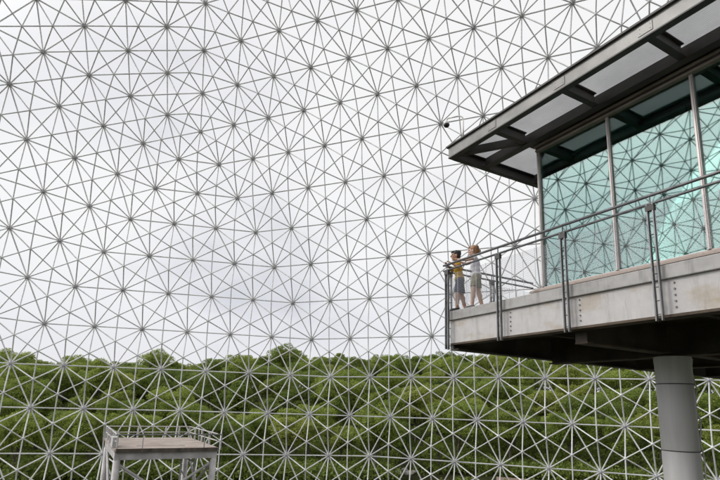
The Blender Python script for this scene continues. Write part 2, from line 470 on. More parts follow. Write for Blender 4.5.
hd = MB(); bx(hd, .09, ER, 2.90, 3.05, ZG1 + .022, ZG1 + .075); hd.build('head_rail', M['head'], bld, bevel=.008)
hd = MB(); bx(hd, .09, ER, 2.935, 3.05, ZG1 + .077, ZG1 + .13); hd.build('head_rail', M['dark_steel'], bld)
hd = MB(); bx(hd, .11, ER, 2.88, 3.05, ZG1 + .132, ZG1 + .19); hd.build('head_rail', M['head'], bld, bevel=.008)
bx(MB(), .09, .02, 3.07, 12.7, ZG1 + .022, ZG1 + .19).build('head_rail', M['head'], bld)
# inside
bx(MB(), .0, ER, 3.12, 12.6, 2.003, 2.90).build('interior_floor', M['interior_floor'], bld)
bx(MB(), .0, ER, 3.08, 12.6, ZG1 + .02, ZG1 + .16).build('ceiling', M['interior'], bld)
for k, e in enumerate(MU):
    m = MB(); bx(m, e - .035, e + .035, 12.58, 12.70, ZG0 + .03, ZG1 + .02); m.build('mullion', M['mullion'], bld)
    if k:
        m = MB(); bx(m, MU[k - 1] - .037, e + .037, 12.63, 12.64, ZG0 + .03, ZG1); m.build('glass_pane', M['glass'], bld)
bx(MB(), ER, ER - .15, 2.9, 12.75, 2.0, ZG1 + .2).build('end_wall', M['interior'], bld)
for e, n in ((-.55, 4.6), (-5.6, 5.4)):
    m = MB(); m.tube(W(e, n, 2.9), W(e, n, ZG1 + .02), .11, n=20); m.build('interior_post', M['white_paint'], bld, smooth=True)
bx(MB(), -.5, -5.5, 8.6, 8.75, 2.91, 5.2).build('exhibit_wall', M['interior_floor'], bld)

# roof
ZR = 6.78; RE, RN = 1.85, 1.45                  # underside height, left end, front edge
def channel(m, a, b, inward, h=.29, fw_=.11):
    """C section from a to b, web outside, flanges inward"""
    a, b = Vector(a), Vector(b); d = b - a; i = Vector(inward)
    m.frame_box(a, d, i * .014, (0, 0, h))
    m.frame_box(a + Vector((0, 0, 0)) + i * .0145, d, i * fw_, (0, 0, .018))
    m.frame_box(a + Vector((0, 0, h - .018)) + i * .0145, d, i * fw_, (0, 0, .018))
roof = MB(); bx(roof, RE - .02, ER, RN + .02, NB, ZR + .315, ZR + .33)
ch = MB(); channel(ch, W(RE, RN, ZR), W(ER, RN, ZR), N_)
rf = ch.build('roof', M['channel'], bld)
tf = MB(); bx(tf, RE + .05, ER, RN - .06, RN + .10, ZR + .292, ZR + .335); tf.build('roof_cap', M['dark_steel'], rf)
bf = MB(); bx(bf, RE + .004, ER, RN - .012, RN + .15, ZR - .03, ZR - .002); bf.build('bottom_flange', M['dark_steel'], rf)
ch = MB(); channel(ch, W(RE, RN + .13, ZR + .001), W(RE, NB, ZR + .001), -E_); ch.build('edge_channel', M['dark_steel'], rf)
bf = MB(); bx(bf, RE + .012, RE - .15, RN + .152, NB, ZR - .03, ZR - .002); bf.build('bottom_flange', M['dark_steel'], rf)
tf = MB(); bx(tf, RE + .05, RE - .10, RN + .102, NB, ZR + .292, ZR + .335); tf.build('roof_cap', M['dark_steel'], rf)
PE = [0.15, -1.90, -3.82, -5.7, -7.6, -9.5, -11.4, -13.3]
N_IN = 2.62
for e in PE:                                    # purlins: I beams from the front channel to the glass line
    m = MB()
    bx(m, e - .012, e + .012, RN + .13, N_IN - .006, ZR + .03, ZR + .26)
    bx(m, e - .075, e + .075, RN + .155, N_IN - .006, ZR - .002, ZR + .0285)
    bx(m, e - .075, e + .075, RN + .13, N_IN - .006, ZR + .262, ZR + .285)
    m.build('purlin', M['dark_steel'], rf)
    m = MB(); bx(m, e - .10, e + .10, RN + .156, RN + .22, ZR + .03, ZR + .12); m.build('cleat', M['dark_steel'], rf)
for e in PE:
    m = MB(); bx(m, e - .14, e + .14, RN - .012, RN - .001, ZR + .05, ZR + .24)
    for de in (-.10, .10):
        for dz in (.10, .19): m.tube(W(e + de, RN - .010, ZR + dz), W(e + de, RN - .018, ZR + dz), .009, n=6)
    m.build('splice_plate', M['channel'], rf)
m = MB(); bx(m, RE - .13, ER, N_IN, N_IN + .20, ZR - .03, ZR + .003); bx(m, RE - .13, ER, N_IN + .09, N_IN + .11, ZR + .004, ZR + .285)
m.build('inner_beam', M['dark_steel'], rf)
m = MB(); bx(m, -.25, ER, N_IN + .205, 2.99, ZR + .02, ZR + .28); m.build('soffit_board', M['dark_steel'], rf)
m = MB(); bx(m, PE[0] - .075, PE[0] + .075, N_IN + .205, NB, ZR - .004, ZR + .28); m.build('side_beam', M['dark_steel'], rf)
for n in (4.75, 6.7, 8.65, 10.6, 12.5):
    m = MB(); bx(m, RE - .14, PE[0] + .08, n - .06, n + .06, ZR - .002, ZR + .27); m.build('purlin', M['dark_steel'], rf)
m = MB()                                         # hip brace across the corner bay
a, b = W(RE - .20, RN + .20, ZR + .02), W(PE[0] + .10, N_IN - .02, ZR + .02)
dd = (b - a).normalized(); sd = Vector((-dd.y, dd.x, 0))
m.frame_box(a - sd * .055, b - a, sd * .11, (0, 0, .2)); m.build('corner_brace', M['dark_steel'], rf)
m = MB()                                         # second short brace
a, b = W(RE - .16, N_IN - .35, ZR + .02), W(PE[0] + .55, N_IN - .01, ZR + .02)
# corrugated translucent sheets, one per bay
def sheet(e0, e1, n0, n1, along_e=True):
    pitch, amp, z = .050, .006, ZR + .298
    vs = []; fs = []
    cnt = max(2, int(round(abs((n1 - n0) if along_e else (e1 - e0)) / pitch * 6)))
    for k in range(cnt + 1):
        t = k / cnt
        zz = z + amp * math.sin(2 * math.pi * t * cnt / 6)
        if along_e: vs += [W(e0, n0 + (n1 - n0) * t, zz), W(e1, n0 + (n1 - n0) * t, zz)]
        else: vs += [W(e0 + (e1 - e0) * t, n0, zz), W(e0 + (e1 - e0) * t, n1, zz)]
    fs = [(2 * k, 2 * k + 1, 2 * k + 3, 2 * k + 2) for k in range(cnt)]
    return MB().add(vs, fs).build('roof_sheet', M['panel'], rf, smooth=True)
xs = [RE - .02] + PE + [ER]
for a, b in zip(xs[:-1], xs[1:]): sheet(a - .002, b + .002, RN + .105, 2.80)
ys = [2.81, 4.75, 6.7, 8.65, 10.6, 12.5, NB]
for a, b in zip(ys[:-1], ys[1:]): sheet(RE - .105, PE[0] + .0, a + .002, b - .002)
bx(MB(), PE[0] - .08, ER, 3.0, NB, ZR + .20, ZR + .30).build('roof_slab', M['dark_steel'], rf)

# ------------------------------------------------------------------ railings
def ladder_post(parent, base, along, out, z0, z1, gap=.085):
    """two flat bars joined by rungs; along = direction of the rail, out = outward"""
    m = MB()
    for s in (-1, 1):
        m.frame_box(base + along * (s * gap / 2 - .009) + Vector((0, 0, z0)), along * .018, out * .05, (0, 0, z1 - z0))
    o = m.build('post', M['rail'], parent)
    z = z0 + .09
    while z < z1 - .12:
        MB().tube(base + along * (-gap / 2) + out * .025 + Vector((0, 0, z)), base + along * (gap / 2) + out * .025 + Vector((0, 0, z)), .009, n=6).build('rung', M['rail'], o)
        z += .19
    c = MB(); c.frame_box(base + along * (-gap / 2 - .02) + out * (-.005) + Vector((0, 0, z1 - .10)), along * (gap + .04), out * .06, (0, 0, .085))
    c.build('clamp', M['dark_steel'], o)
    return o
def rail_run(root, a, b, out, posts, z_post0):
    """a, b: (point at eye level) ends of the run"""
    along = (b - a).normalized(); Lr = (b - a).length
    up_ = Vector((0, 0, 1))
    MB().tube(a + out * .025 + up_ * 3.03, b + out * .025 + up_ * 3.03, .0235, n=12).build('handrail', M['rail'], root, smooth=True)
    MB().tube(a + out * .025 + up_ * 2.905, b + out * .025 + up_ * 2.905, .020, n=12).build('lower_rail', M['rail'], root, smooth=True)
    st = MB()
    for t, z0 in posts:
        if z0 > 2.5: continue
        ladder_post(root, a + along * t, along, out, z0, 2.90)
        MB().tube(a + along * t + out * .025 + up_ * 2.90, a + along * t + out * .025 + up_ * 3.03, .012, n=8).build('stanchion', M['rail'], root)
    ts = [t for t, z in posts]
    for t0, t1 in zip(ts[:-1], ts[1:]):
        m = MB(); z = 2.09
        while z <= 2.79:
            m.tube(a + along * (t0 + .06) + up_ * z + out * .02, a + along * (t1 - .06) + up_ * z + out * .02, .0026, n=4, caps=False); z += .021
        k = 0; nn = int((t1 - t0 - .12) / .24)
        for k in range(nn + 1):
            q = a + along * (t0 + .06 + k * (t1 - t0 - .12) / nn) + out * .02
            m.tube(q + up_ * 2.08, q + up_ * 2.80, .004, n=4, caps=False)
        m.build('wire_mesh', M['wire'], root)
rl = empty('balcony_railing', W(-3, -.05, 1.3), 'long grey double-tube railing with ladder-like posts along the deck front edge', 'railing')
rail_run(rl, W(.16, -.06, 0), W(ER, -.06, 0), -N_ * 1.0, [(.12, 1.18)] + [(.16 + 1.5 * k, 1.22) for k in range(1, 10)], 1.2)
rs = empty('side_railing', W(.16, 1.5, 2.0), 'short grey railing closing the end of the deck from its corner to the glass wall', 'railing')
rail_run(rs, W(.13, -.02, 0), W(.13, 2.70, 0), E_ * 1.0, [(.10, 1.18), (1.36, 1.75), (2.70, 2.86)], 1.75)

# ------------------------------------------------------------------ security camera on a gooseneck over the roof edge
sc_b = W(1.20, 1.43, ZR + .335)
scm = empty('security_camera', sc_b, 'small dark dome camera hanging from a bent white pole on the roof edge', 'camera')
hz = -(rr * 1.0); hz.z = 0; hz = (hz).normalized()
hz = (E_ * .85 - N_ * .55).normalized()
pts = [sc_b, sc_b + Vector((0, 0, .50))]
for k in range(1, 8):
    w_ = math.pi / 2 * k / 7
    pts.append(sc_b + Vector((0, 0, .50)) + hz * (.14 * (1 - math.cos(w_))) + Vector((0, 0, .14 * math.sin(w_))))
tip = pts[-1] + hz * .26 + Vector((0, 0, .01)); pts.append(tip)
for k in range(1, 5):
    w_ = math.pi / 2 * k / 4
    pts.append(tip + hz * (.07 * math.sin(w_)) - Vector((0, 0, .07 * (1 - math.cos(w_)))))
end = pts[-1]
MB().path(pts, .019, 8).build('pole', M['white_paint'], scm, smooth=True)
hm = MB(); hm.tube(end, end - Vector((0, 0, .05)), .03, .075, n=14); hm.tube(end - Vector((0, 0, .05)), end - Vector((0, 0, .11)), .075, .08, n=14)
hm.build('housing', M['white_paint'], scm, smooth=False)
MB().ball(end - Vector((0, 0, .12)), .085, .085, .075).build('lens_dome', M['black'], scm, smooth=True)

# ------------------------------------------------------------------ lamps behind the glass
def spot(e, n, z, label):
    s = empty('ceiling_spotlight', W(e, n, ZG1), label, 'lamp')
    MB().tube(W(e, n, ZG1 + .02), W(e, n, z + .12), .012, n=8).build('stem', M['black'], s)
    MB().tube(W(e + .06, n, z + .10), W(e - .10, n - .02, z - .02), .06, .075, n=14).build('lamp_head', M['black'], s)
    return s
spot(-3.25, 3.75, 6.02, 'black spotlight hanging just behind the glass, beside the mullion of the wide middle pane')
tk = MB(); bx(tk, -2.2, -13, 3.72, 3.78, ZG1 - .06, ZG1 + .018)
tag(tk.build('lighting_track', M['black']), 'long black lighting track fixed under the ceiling behind the glass wall', 'light track')

# ------------------------------------------------------------------ cable beside the column
cb = MB(); pts = []
for k in range(46):
    z = 1.0 - k * .19
    pts.append(W(-3.18 + .02 * math.sin(k * 1.7) - .004 * k, 3.12 + .025 * math.cos(k * 2.1) + .0 * k, z))
cb.path(pts, .014, 6)
tag(cb.build('hanging_chain', M['white_paint'], None, smooth=True), 'thin pale chain hanging from the deck girder right beside the round column', 'chain')

# ------------------------------------------------------------------ platform tower inside the dome
PZ = -2.14
P0 = Vector((-10.009, 21.813, EYE))
pe, pn = E_, N_
def Pt(a, b, z): return P0 + pn * a + pe * b + Vector((0, 0, z))
PWID, PDEP = 4.15, 6.3
tw = empty('platform_tower', Pt(2.2, 3, -EYE), 'weathered white steel tower with a beige deck and low rails below the trees', 'tower')
def pbox(m, a0, a1, b0, b1, z0, z1): return m.frame_box(Pt(a0, b0, z0), pn * (a1 - a0), pe * (b1 - b0), (0, 0, z1 - z0))
dk = pbox(MB(), .06, PWID - .06, .05, PDEP - .05, PZ - .03, PZ).build('deck', M['tower_deck'], tw)
seam = MB()
for b in (1.1,): pbox(seam, 0.9 if b < 2 else .1, PWID - (1.2 if b < 2 else .1), b, b + .05, PZ + .0005, PZ + .012)
for b in (.55, 1.75, 2.3, 2.9, 3.5, 4.1, 4.7, 5.3): pbox(seam, .07, PWID - .07, b, b + .022, PZ + .0006, PZ + .004)
seam.build('seam_strip', M['bark'], dk)
pbox(MB(), 0, PWID, -.04, .045, PZ - .16, PZ + .0).build('edge_board', M['bark'], tw)
pbox(MB(), -.05, .055, .046, PDEP, PZ - .14, PZ - .01).build('edge_board', M['tower_deck'], tw)
pbox(MB(), PWID - .055, PWID + .05, .046, PDEP, PZ - .14, PZ - .01).build('edge_board', M['tower_deck'], tw)
for b in (0.06, PDEP - .30):
    pbox(MB(), -.02, PWID + .02, b, b + .22, PZ - .46, PZ - .165).build('cross_beam', M['tower'], tw)
for a in (-.02, PWID - .20):
    pbox(MB(), a, a + .22, .285, PDEP - .31, PZ - .44, PZ - .165).build('side_beam', M['tower'], tw)
for a, b in ((.10, .18), (PWID - .10, .18), (.10, PDEP - .18), (PWID - .10, PDEP - .18)):
    MB().tube(Pt(a, b, PZ - .17 - .29), Pt(a, b, -EYE), .145, .155, n=16).build('leg', M['tower'], tw, smooth=True)
def brace(a, b, r=.05): MB().tube(a, b, r, n=8).build('brace', M['tower'], tw)
for z in (-3.2, -5.6, -8.0):
    brace(Pt(.1, .2, PZ + z + 2.6), Pt(PWID - .1, .2, PZ + z), .06); brace(Pt(PWID - .1, .22, PZ + z + 2.6), Pt(.1, .22, PZ + z), .06)
    brace(Pt(PWID - .1, .3, PZ + z + 2.6), Pt(PWID - .1, PDEP - .3, PZ + z), .06); brace(Pt(PWID - .12, PDEP - .3, PZ + z + 2.6), Pt(PWID - .12, .3, PZ + z), .06)
    brace(Pt(.1, .3, PZ + z + 2.6), Pt(.1, PDEP - .3, PZ + z), .06); brace(Pt(.12, PDEP - .3, PZ + z + 2.6), Pt(.12, .3, PZ + z), .06)
    brace(Pt(.1, PDEP - .2, PZ + z), Pt(PWID - .1, PDEP - .2, PZ + z), .06)
# lattice ladder frame near the right end
for k, a in enumerate((2.95, 3.55)):
    brace(Pt(a, 1.6, PZ - .17), Pt(a, 1.6, PZ - 8), .045)
for k in range(10): brace(Pt(2.95, 1.6, PZ - .5 - k * .6), Pt(3.55, 1.6, PZ - .5 - (k + (1 if k % 2 else -.0)) * .6 - .3), .03)
RHh = .56
def trail(a, b): MB().tube(a, b, .028, n=8).build('rail', M['rail'], tw)
for z in (RHh,):
    trail(Pt(0, 0, PZ + z), Pt(PWID + .18, 0, PZ + z))
m_ = MB()
for z in (RHh + .02, RHh * .5):
    MB().tube(Pt(0, PDEP, PZ + z), Pt(PWID, PDEP, PZ + z), .026, n=8).build('rail', M['tower'], tw)
    MB().tube(Pt(-.02, .06, PZ + z), Pt(-.02, PDEP, PZ + z), .026, n=8).build('rail', M['tower'], tw)
    MB().tube(Pt(PWID, .06, PZ + z), Pt(PWID, PDEP, PZ + z), .026, n=8).build('rail', M['tower'], tw)
for a, b, r in [(0.02, .0, .03), (1.0, 0, .022), (PWID - .6, 0, .03), (PWID + .15, 0, .03)]:
    MB().tube(Pt(a, b, PZ - .1), Pt(a, b, PZ + RHh), r, n=8).build('rail_post', M['tower'], tw)
for a, b in [(-.02, 1.6), (-.02, 3.2), (-.02, 4.8), (-.02, PDEP), (1.5, PDEP), (2.9, PDEP), (3.6, PDEP), (PWID, PDEP), (PWID, 4.8), (PWID, 3.2), (PWID, 1.6)]:
    MB().tube(Pt(a, b, PZ - .1), Pt(a, b, PZ + RHh + .04), .052, n=8).build('rail_post', M['tower'], tw)
pbox(MB(), -.12, .10, .5, 1.6, PZ + .01, PZ + .42).build('kick_panel', M['tower'], tw)

# ------------------------------------------------------------------ two children at the corner of the deck
def remesh_body(name, m, voxel, mt, parent=None, smooth_it=6):
    o = m.build(name, None)
    md = o.modifiers.new('r', 'REMESH'); md.mode = 'VOXEL'; md.voxel_size = voxel
    sm = o.modifiers.new('s', 'SMOOTH'); sm.iterations = smooth_it; sm.factor = .5
    dg = bpy.context.evaluated_depsgraph_get()
    me = bpy.data.meshes.new_from_object(o.evaluated_get(dg))
    old = o.data; o.modifiers.clear(); o.data = me; bpy.data.meshes.remove(old)
    me.name = name
    me.materials.clear(); me.materials.append(mt)
    me.polygons.foreach_set('use_smooth', [True] * len(me.polygons))
    if parent is not None:
        o.parent = parent
    return o
M['skin'] = simple('skin', (0.46, 0.27, 0.19), (0.52, 0.32, 0.235), 9, 0.55)
M['skin_fair'] = simple('fair skin', (0.56, 0.36, 0.28), (0.62, 0.42, 0.335), 9, 0.55)
M['hair_black'] = simple('black hair', (0.010, 0.009, 0.009), (0.026, 0.022, 0.020), 40, 0.4, stretch=(1, 1, .2))
M['hair_red'] = simple('auburn hair', (0.19, 0.090, 0.042), (0.36, 0.19, 0.095), 40, 0.4, stretch=(1, 1, .2))
M['tee_yellow'] = simple('mustard cotton', (0.56, 0.33, 0.035), (0.66, 0.42, 0.06), 14, 0.85)
M['shorts_navy'] = simple('navy shorts', (0.028, 0.040, 0.075), (0.085, 0.105, 0.15), 22, 0.85, stretch=(3, 3, .1))
M['top_lilac'] = simple('pale lilac cotton', (0.70, 0.67, 0.75), (0.82, 0.80, 0.86), 14, 0.85)
M['shorts_khaki'] = simple('khaki shorts', (0.20, 0.19, 0.12), (0.34, 0.32, 0.22), 16, 0.9)
M['shoe_dark'] = simple('dark shoes', (0.02, 0.02, 0.025), (0.05, 0.05, 0.055), 12, 0.6)
M['shoe_grey'] = simple('grey shoes', (0.12, 0.11, 0.12), (0.22, 0.20, 0.20), 12, 0.6)
for k_ in ('tee_yellow', 'top_lilac', 'shorts_navy', 'shorts_khaki'):
    nt_ = M[k_].node_tree; bump(nt_, nt_.nodes['Principled BSDF'], noisetex(nt_, 11, 2, .5, stretch=(1, 1, .55)), .9, .03)
M['eye'] = simple('eye', (0.02, 0.015, 0.012), (0.03, 0.02, 0.015), 9, 0.2)

def make_child(base, face_az, H, mats, pose, label):
    F = Vector((math.sin(face_az), math.cos(face_az), 0)); L = Vector((0, 0, 1)).cross(F); U = Vector((0, 0, 1))
    s = H / 1.38
    def P(f, l, u): return base + F * (f * s) + L * (l * s) + U * (u * s)
    B = (F, L, U)
    def limb(m, pts, rs, n=12):
        for (a, b), (r0, r1) in zip(zip(pts[:-1], pts[1:]), zip(rs[:-1], rs[1:])):
            m.tube(a, b, r0 * s, r1 * s, n=n); m.ball(b, r1 * s, n=n, m=8)
        m.ball(pts[0], rs[0] * s, n=n, m=8)
    body = MB()
    lean = pose.get('lean', 0.05)
    hipc = P(0, 0, .70); chest = P(lean * .7, 0, .97); sh = P(lean, 0, 1.085); nk = P(lean + .015, 0, 1.16); hd = P(lean + .035, 0, 1.265)
    hf, hl = pose.get('head', (1, 0)); HF = (F * hf + L * hl).normalized(); HL = U.cross(HF); HB = (HF, HL, U)
    # trunk
    body.ball(hipc, .085 * s, .115 * s, .10 * s, basis=B, n=16); body.ball(P(lean * .35, 0, .83), .075 * s, .10 * s, .11 * s, basis=B, n=16)
    body.ball(chest, .085 * s, .118 * s, .135 * s, basis=B, n=16); body.ball(P(lean * .95, 0, 1.07), .062 * s, .125 * s, .055 * s, basis=B, n=16)
    limb(body, [P(lean, 0, 1.08), nk, hd], [.05, .043, .045])
    # head with jaw, nose, brow, ears
    def Hp(f, l, u): return hd + HF * (f * s) + HL * (l * s) + U * (u * s)
    body.ball(Hp(-.008, 0, .022), .098 * s, .078 * s, .092 * s, basis=HB, n=20, m=14)
    body.ball(Hp(.028, 0, -.045), .062 * s, .055 * s, .062 * s, basis=HB, n=16, m=10)
    body.ball(Hp(.060, 0, -.082), .024 * s, .026 * s, .020 * s, basis=HB)                    # chin
    body.tube(Hp(.088, 0, .012), Hp(.108, 0, -.022), .010 * s, .016 * s, n=8); body.ball(Hp(.104, 0, -.024), .016 * s)   # nose
    body.ball(Hp(.080, 0, -.052), .016 * s, .024 * s, .010 * s, basis=HB)                    # lips
    for q in (-1, 1):
        body.ball(Hp(.0, q * .082, -.010), .020 * s, .010 * s, .030 * s, basis=HB)           # ears
        body.ball(Hp(.078, q * .034, .022), .014 * s, .026 * s, .010 * s, basis=HB)          # brow
        body.ball(Hp(.066, q * .040, -.028), .022 * s, .022 * s, .022 * s, basis=HB)         # cheek
    # legs
    feet = pose['feet']
    for q, (ff, fl_) in zip((1, -1), feet):
        hip = P(0, q * .062, .69); ank = P(ff, fl_, .075); kn = (hip + ank) / 2 + F * (.022 * s) + U * (.0 * s)
        limb(body, [hip, kn, ank], [.078, .052, .034], 14)
        cf = kn + (ank - kn) * .28 - F * (.012 * s); body.ball(cf, .046 * s, .046 * s, .085 * s, basis=B)
        body.ball(P(ff + .06, fl_, .035), .085 * s, .033 * s, .028 * s, basis=B); body.ball(P(ff, fl_, .045), .04 * s, .034 * s, .045 * s, basis=B)
    # arms
    for q, arm in zip((1, -1), pose['arms']):
        S = P(lean, q * .128, 1.082); Eb = P(*arm[0]); Wr = P(*arm[1])
        limb(body, [S, Eb, Wr], [.040, .032, .022], 12)
        d = (Wr - Eb).normalized(); palm_n = Vector((0, 0, -1)); side = d.cross(palm_n).normalized()
        if side.length < .1: side = L
        pc = Wr + d * (.038 * s); body.ball(pc, .042 * s, .032 * s, .014 * s, basis=(d, side, side.cross(d)), n=12)
        for k, ln in enumerate((.050, .060, .064, .056)):
            o = (k - 1.5) * .0155
            a = Wr + d * (.070 * s) + side * (o * s); b = a + d * (ln * .5 * s) - U * (.008 * s); c = b + d * (ln * .36 * s) - U * (.024 * s)
            limb(body, [a, b, c], [.0078, .0072, .006], 6)
        tside = -1 if q > 0 else 1
        a = Wr + d * (.022 * s) + side * (tside * .024 * s); b = a + d * (.026 * s) + side * (tside * .020 * s) - U * (.008 * s); c = b + d * (.022 * s) - U * (.012 * s)
        limb(body, [a, b, c], [.010, .009, .007], 6)
    root = remesh_body('person', body, .0062, mats['skin'])
    tag(root, label, 'person', 'children on the deck corner')
    for q in (-1, 1):
        MB().ball(Hp(.084, q * .033, .004), .008 * s, .012 * s, .008 * s, basis=HB).build('eye', M['eye'], root, smooth=True)
    # shirt
    m = MB()
    m.ball(P(lean * .1, 0, .745), .098 * s, .128 * s, .075 * s, basis=B, n=18); m.ball(P(lean * .4, 0, .85), .092 * s, .118 * s, .12 * s, basis=B, n=18)
    m.ball(chest, .100 * s, .130 * s, .145 * s, basis=B, n=18); m.ball(P(lean * .95, 0, 1.072), .075 * s, .138 * s, .060 * s, basis=B, n=18)
    m.tube(P(lean * .05, 0, .695), P(lean * .2, 0, .78), .112 * s, .105 * s, n=20)
    for q, arm in zip((1, -1), pose['arms']):
        S = P(lean, q * .128, 1.082); Eb = P(*arm[0]); ln = pose.get('sleeve', .6)
        m.tube(S, S + (Eb - S) * ln, .053 * s, .050 * s, n=14); m.ball(S, .054 * s)
    remesh_body('shirt', m, .009, mats['shirt'], root, 4)
    # shorts
    m = MB(); m.ball(P(0, 0, .685), .102 * s, .132 * s, .085 * s, basis=B, n=18)
    for q, (ff, fl_) in zip((1, -1), feet):
        hip = P(0, q * .062, .69); ank = P(ff, fl_, .075); kn = (hip + ank) / 2 + F * (.022 * s); hem = hip + (kn - hip) * pose.get('hem', .85)
        m.tube(hip, hem, .092 * s, .086 * s, n=16); m.ball(hip, .09 * s)
    remesh_body('shorts', m, .009, mats['shorts'], root, 3)
    # shoes
    for q, (ff, fl_) in zip((1, -1), feet):
        m = MB(); m.ball(P(ff + .055, fl_, .036), .105 * s, .043 * s, .036 * s, basis=B, n=16); m.ball(P(ff - .005, fl_, .052), .052 * s, .042 * s, .052 * s, basis=B)
        m.frame_box(P(ff - .05, fl_ - .038, 0.0), F * (.20 * s), L * (.076 * s), U * (.022 * s))
        remesh_body('shoe', m, .008, mats['shoe'], root, 3)
    # hair
    m = MB()
    m.ball(Hp(-.022, 0, .042), .104 * s, .090 * s, .088 * s, basis=HB, n=18, m=12); m.ball(Hp(-.052, 0, -.005), .066 * s, .080 * s, .082 * s, basis=HB)
    m.ball(Hp(.060, 0, .078), .040 * s, .062 * s, .030 * s, basis=HB)
    for k in range(34):
        w_ = random.uniform(0, 6.28); h_ = random.uniform(.0, .11); r_ = .082
        c = Hp(-.028 + r_ * math.cos(w_) * 1.0, r_ * .92 * math.sin(w_), .02 + h_ * .75)
        if (c - hd).dot(HF) > .05 * s and (c - hd).dot(U) < .065 * s: continue
        m.ball(c, .020 * s, .016 * s, .028 * s, basis=HB, n=8, m=6)
    if pose.get('pony'):
        limb(m, [Hp(-.10, 0, .03), Hp(-.135, 0, .0), Hp(-.13, 0, -.07)], [.026, .032, .016])
    remesh_body('hair', m, .0075, mats['hair'], root, 2)
    return root
make_child(W(-.03, .215, 2.001), R(-82), 1.385,
           dict(skin=M['skin'], shirt=M['tee_yellow'], shorts=M['shorts_navy'], shoe=M['shoe_dark'], hair=M['hair_black']),
           dict(lean=.055, feet=[(.07, .06), (-.12, -.07)], hem=.88, sleeve=.62, head=(1, .18),
                arms=[((.02, .215, .93), (.19, .16, 1.055)), ((.16, -.17, .95), (.27, -.02, 1.06))]),
           'black-haired child in a mustard yellow shirt and dark blue shorts leaning on the corner rail')
make_child(W(-.47, .30, 2.001), R(-78), 1.40,
           dict(skin=M['skin_fair'], shirt=M['top_lilac'], shorts=M['shorts_khaki'], shoe=M['shoe_grey'], hair=M['hair_red']),
           dict(lean=.03, feet=[(.10, .07), (-.11, -.07)], hem=.72, sleeve=.22, pony=True, head=(1, -.05),
                arms=[((.20, .19, 1.02), (.38, .10, 1.06)), ((.21, -.16, 1.03), (.40, -.08, 1.08))]),
           'auburn-haired child in a pale lilac top and khaki shorts reaching forward over the rail')

# ------------------------------------------------------------------ terrain, path, boulders
def gh(x, y):
    d = math.hypot(x, y)
    def sm(a, b): 
        t = min(1, max(0, (d - a) / (b - a))); return t * t * (3 - 2 * t)
    q = min(1, max(0, (-7 - math.degrees(math.atan2(x, y))) / 16)) if y > 0 else 1
    h = 6.0 * sm(44, 56) + (11.7 - 5.2 * q * q * (3 - 2 * q)) * sm(62, 160) + 6.0 * sm(165, 420)
    h += 0.8 * sm(60, 90) * noise.noise(Vector((x * .02, y * .02, .3))) * 2
    return h
gm = MB(); rad = [0] + [6 * k for k in range(1, 40)] + [260, 300, 360, 450, 600, 900, 1500]; NA_ = 96
vs = [(0, 0, 0)]
for r_ in rad[1:]:
    for k in range(NA_):
        a_ = 2 * math.pi * k / NA_; x, y = r_ * math.sin(a_), r_ * math.cos(a_)
        vs.append((x, y, gh(x, y)))
fs = [(0, 1 + (k + 1) % NA_, 1 + k) for k in range(NA_)]
for j in range(len(rad) - 2):
    for k in range(NA_):
        a_ = 1 + j * NA_ + k; b_ = 1 + j * NA_ + (k + 1) % NA_
        fs.append((a_, b_, b_ + NA_, a_ + NA_))
gm.add(vs, fs)
tag(gm.build('ground', M['ground'], smooth=True), kind='structure')
def path_r(a_):
    t = min(1, max(0, (math.degrees(a_) - 2) / 9)); return 52.0 + 9.3 * t * t * (3 - 2 * t) + .3 * math.sin(a_ * 31)
pm = MB(); vs = []; fs = []
az0, az1, K = 14.5, 60, 80
for k in range(K + 1):
    a_ = R(az0 + (az1 - az0) * k / K); c_ = path_r(a_)
    for q in range(5):
        r_ = c_ - 2.2 + q * 1.1; x, y = r_ * math.sin(a_), r_ * math.cos(a_)
        vs.append((x, y, gh(x, y) + .10))
for k in range(K):
    for q in range(4): fs.append((k * 5 + q, k * 5 + q + 1, (k + 1) * 5 + q + 1, (k + 1) * 5 + q))
pm.add(vs, fs); tag(pm.build('path', M['path'], smooth=True), kind='structure')
def boulder(x, y, r_, label):
    bm = bmesh.new(); bmesh.ops.create_icosphere(bm, subdivisions=3, radius=r_)
    off = Vector((x, y, 0))
    for v in bm.verts:
        n_ = noise.noise(v.co * (1.6 / r_) + off) * .45 + noise.noise(v.co * (4 / r_) + off) * .14
        v.co *= 1 + n_
        v.co.z *= .7
    me = bpy.data.meshes.new('boulder'); bm.to_mesh(me); bm.free(); me.materials.append(M['boulder'])
    me.polygons.foreach_set('use_smooth', [True] * len(me.polygons))
    o = link(bpy.data.objects.new('boulder', me)); o.location = (x, y, gh(x, y) + r_ * .25)
    tag(o, label, 'boulder', 'pale boulders below the trees')
def ground_at(px_, py_):
    d = ray(px_, py_)
    t = 30.0
    while t < 200:
        p = d * t
        if p.z + EYE < gh(p.x, p.y): break
        t += .1
    return d.x * t, d.y * t
for (x_, y_), r_ in zip(((398, 474), (404, 471), (409, 475), (413, 473)), (.50, .42, .55, .38)):
    gx, gy = ground_at(x_, y_)
    boulder(gx, gy, r_, 'pale boulder among others at the foot of the wooded slope')

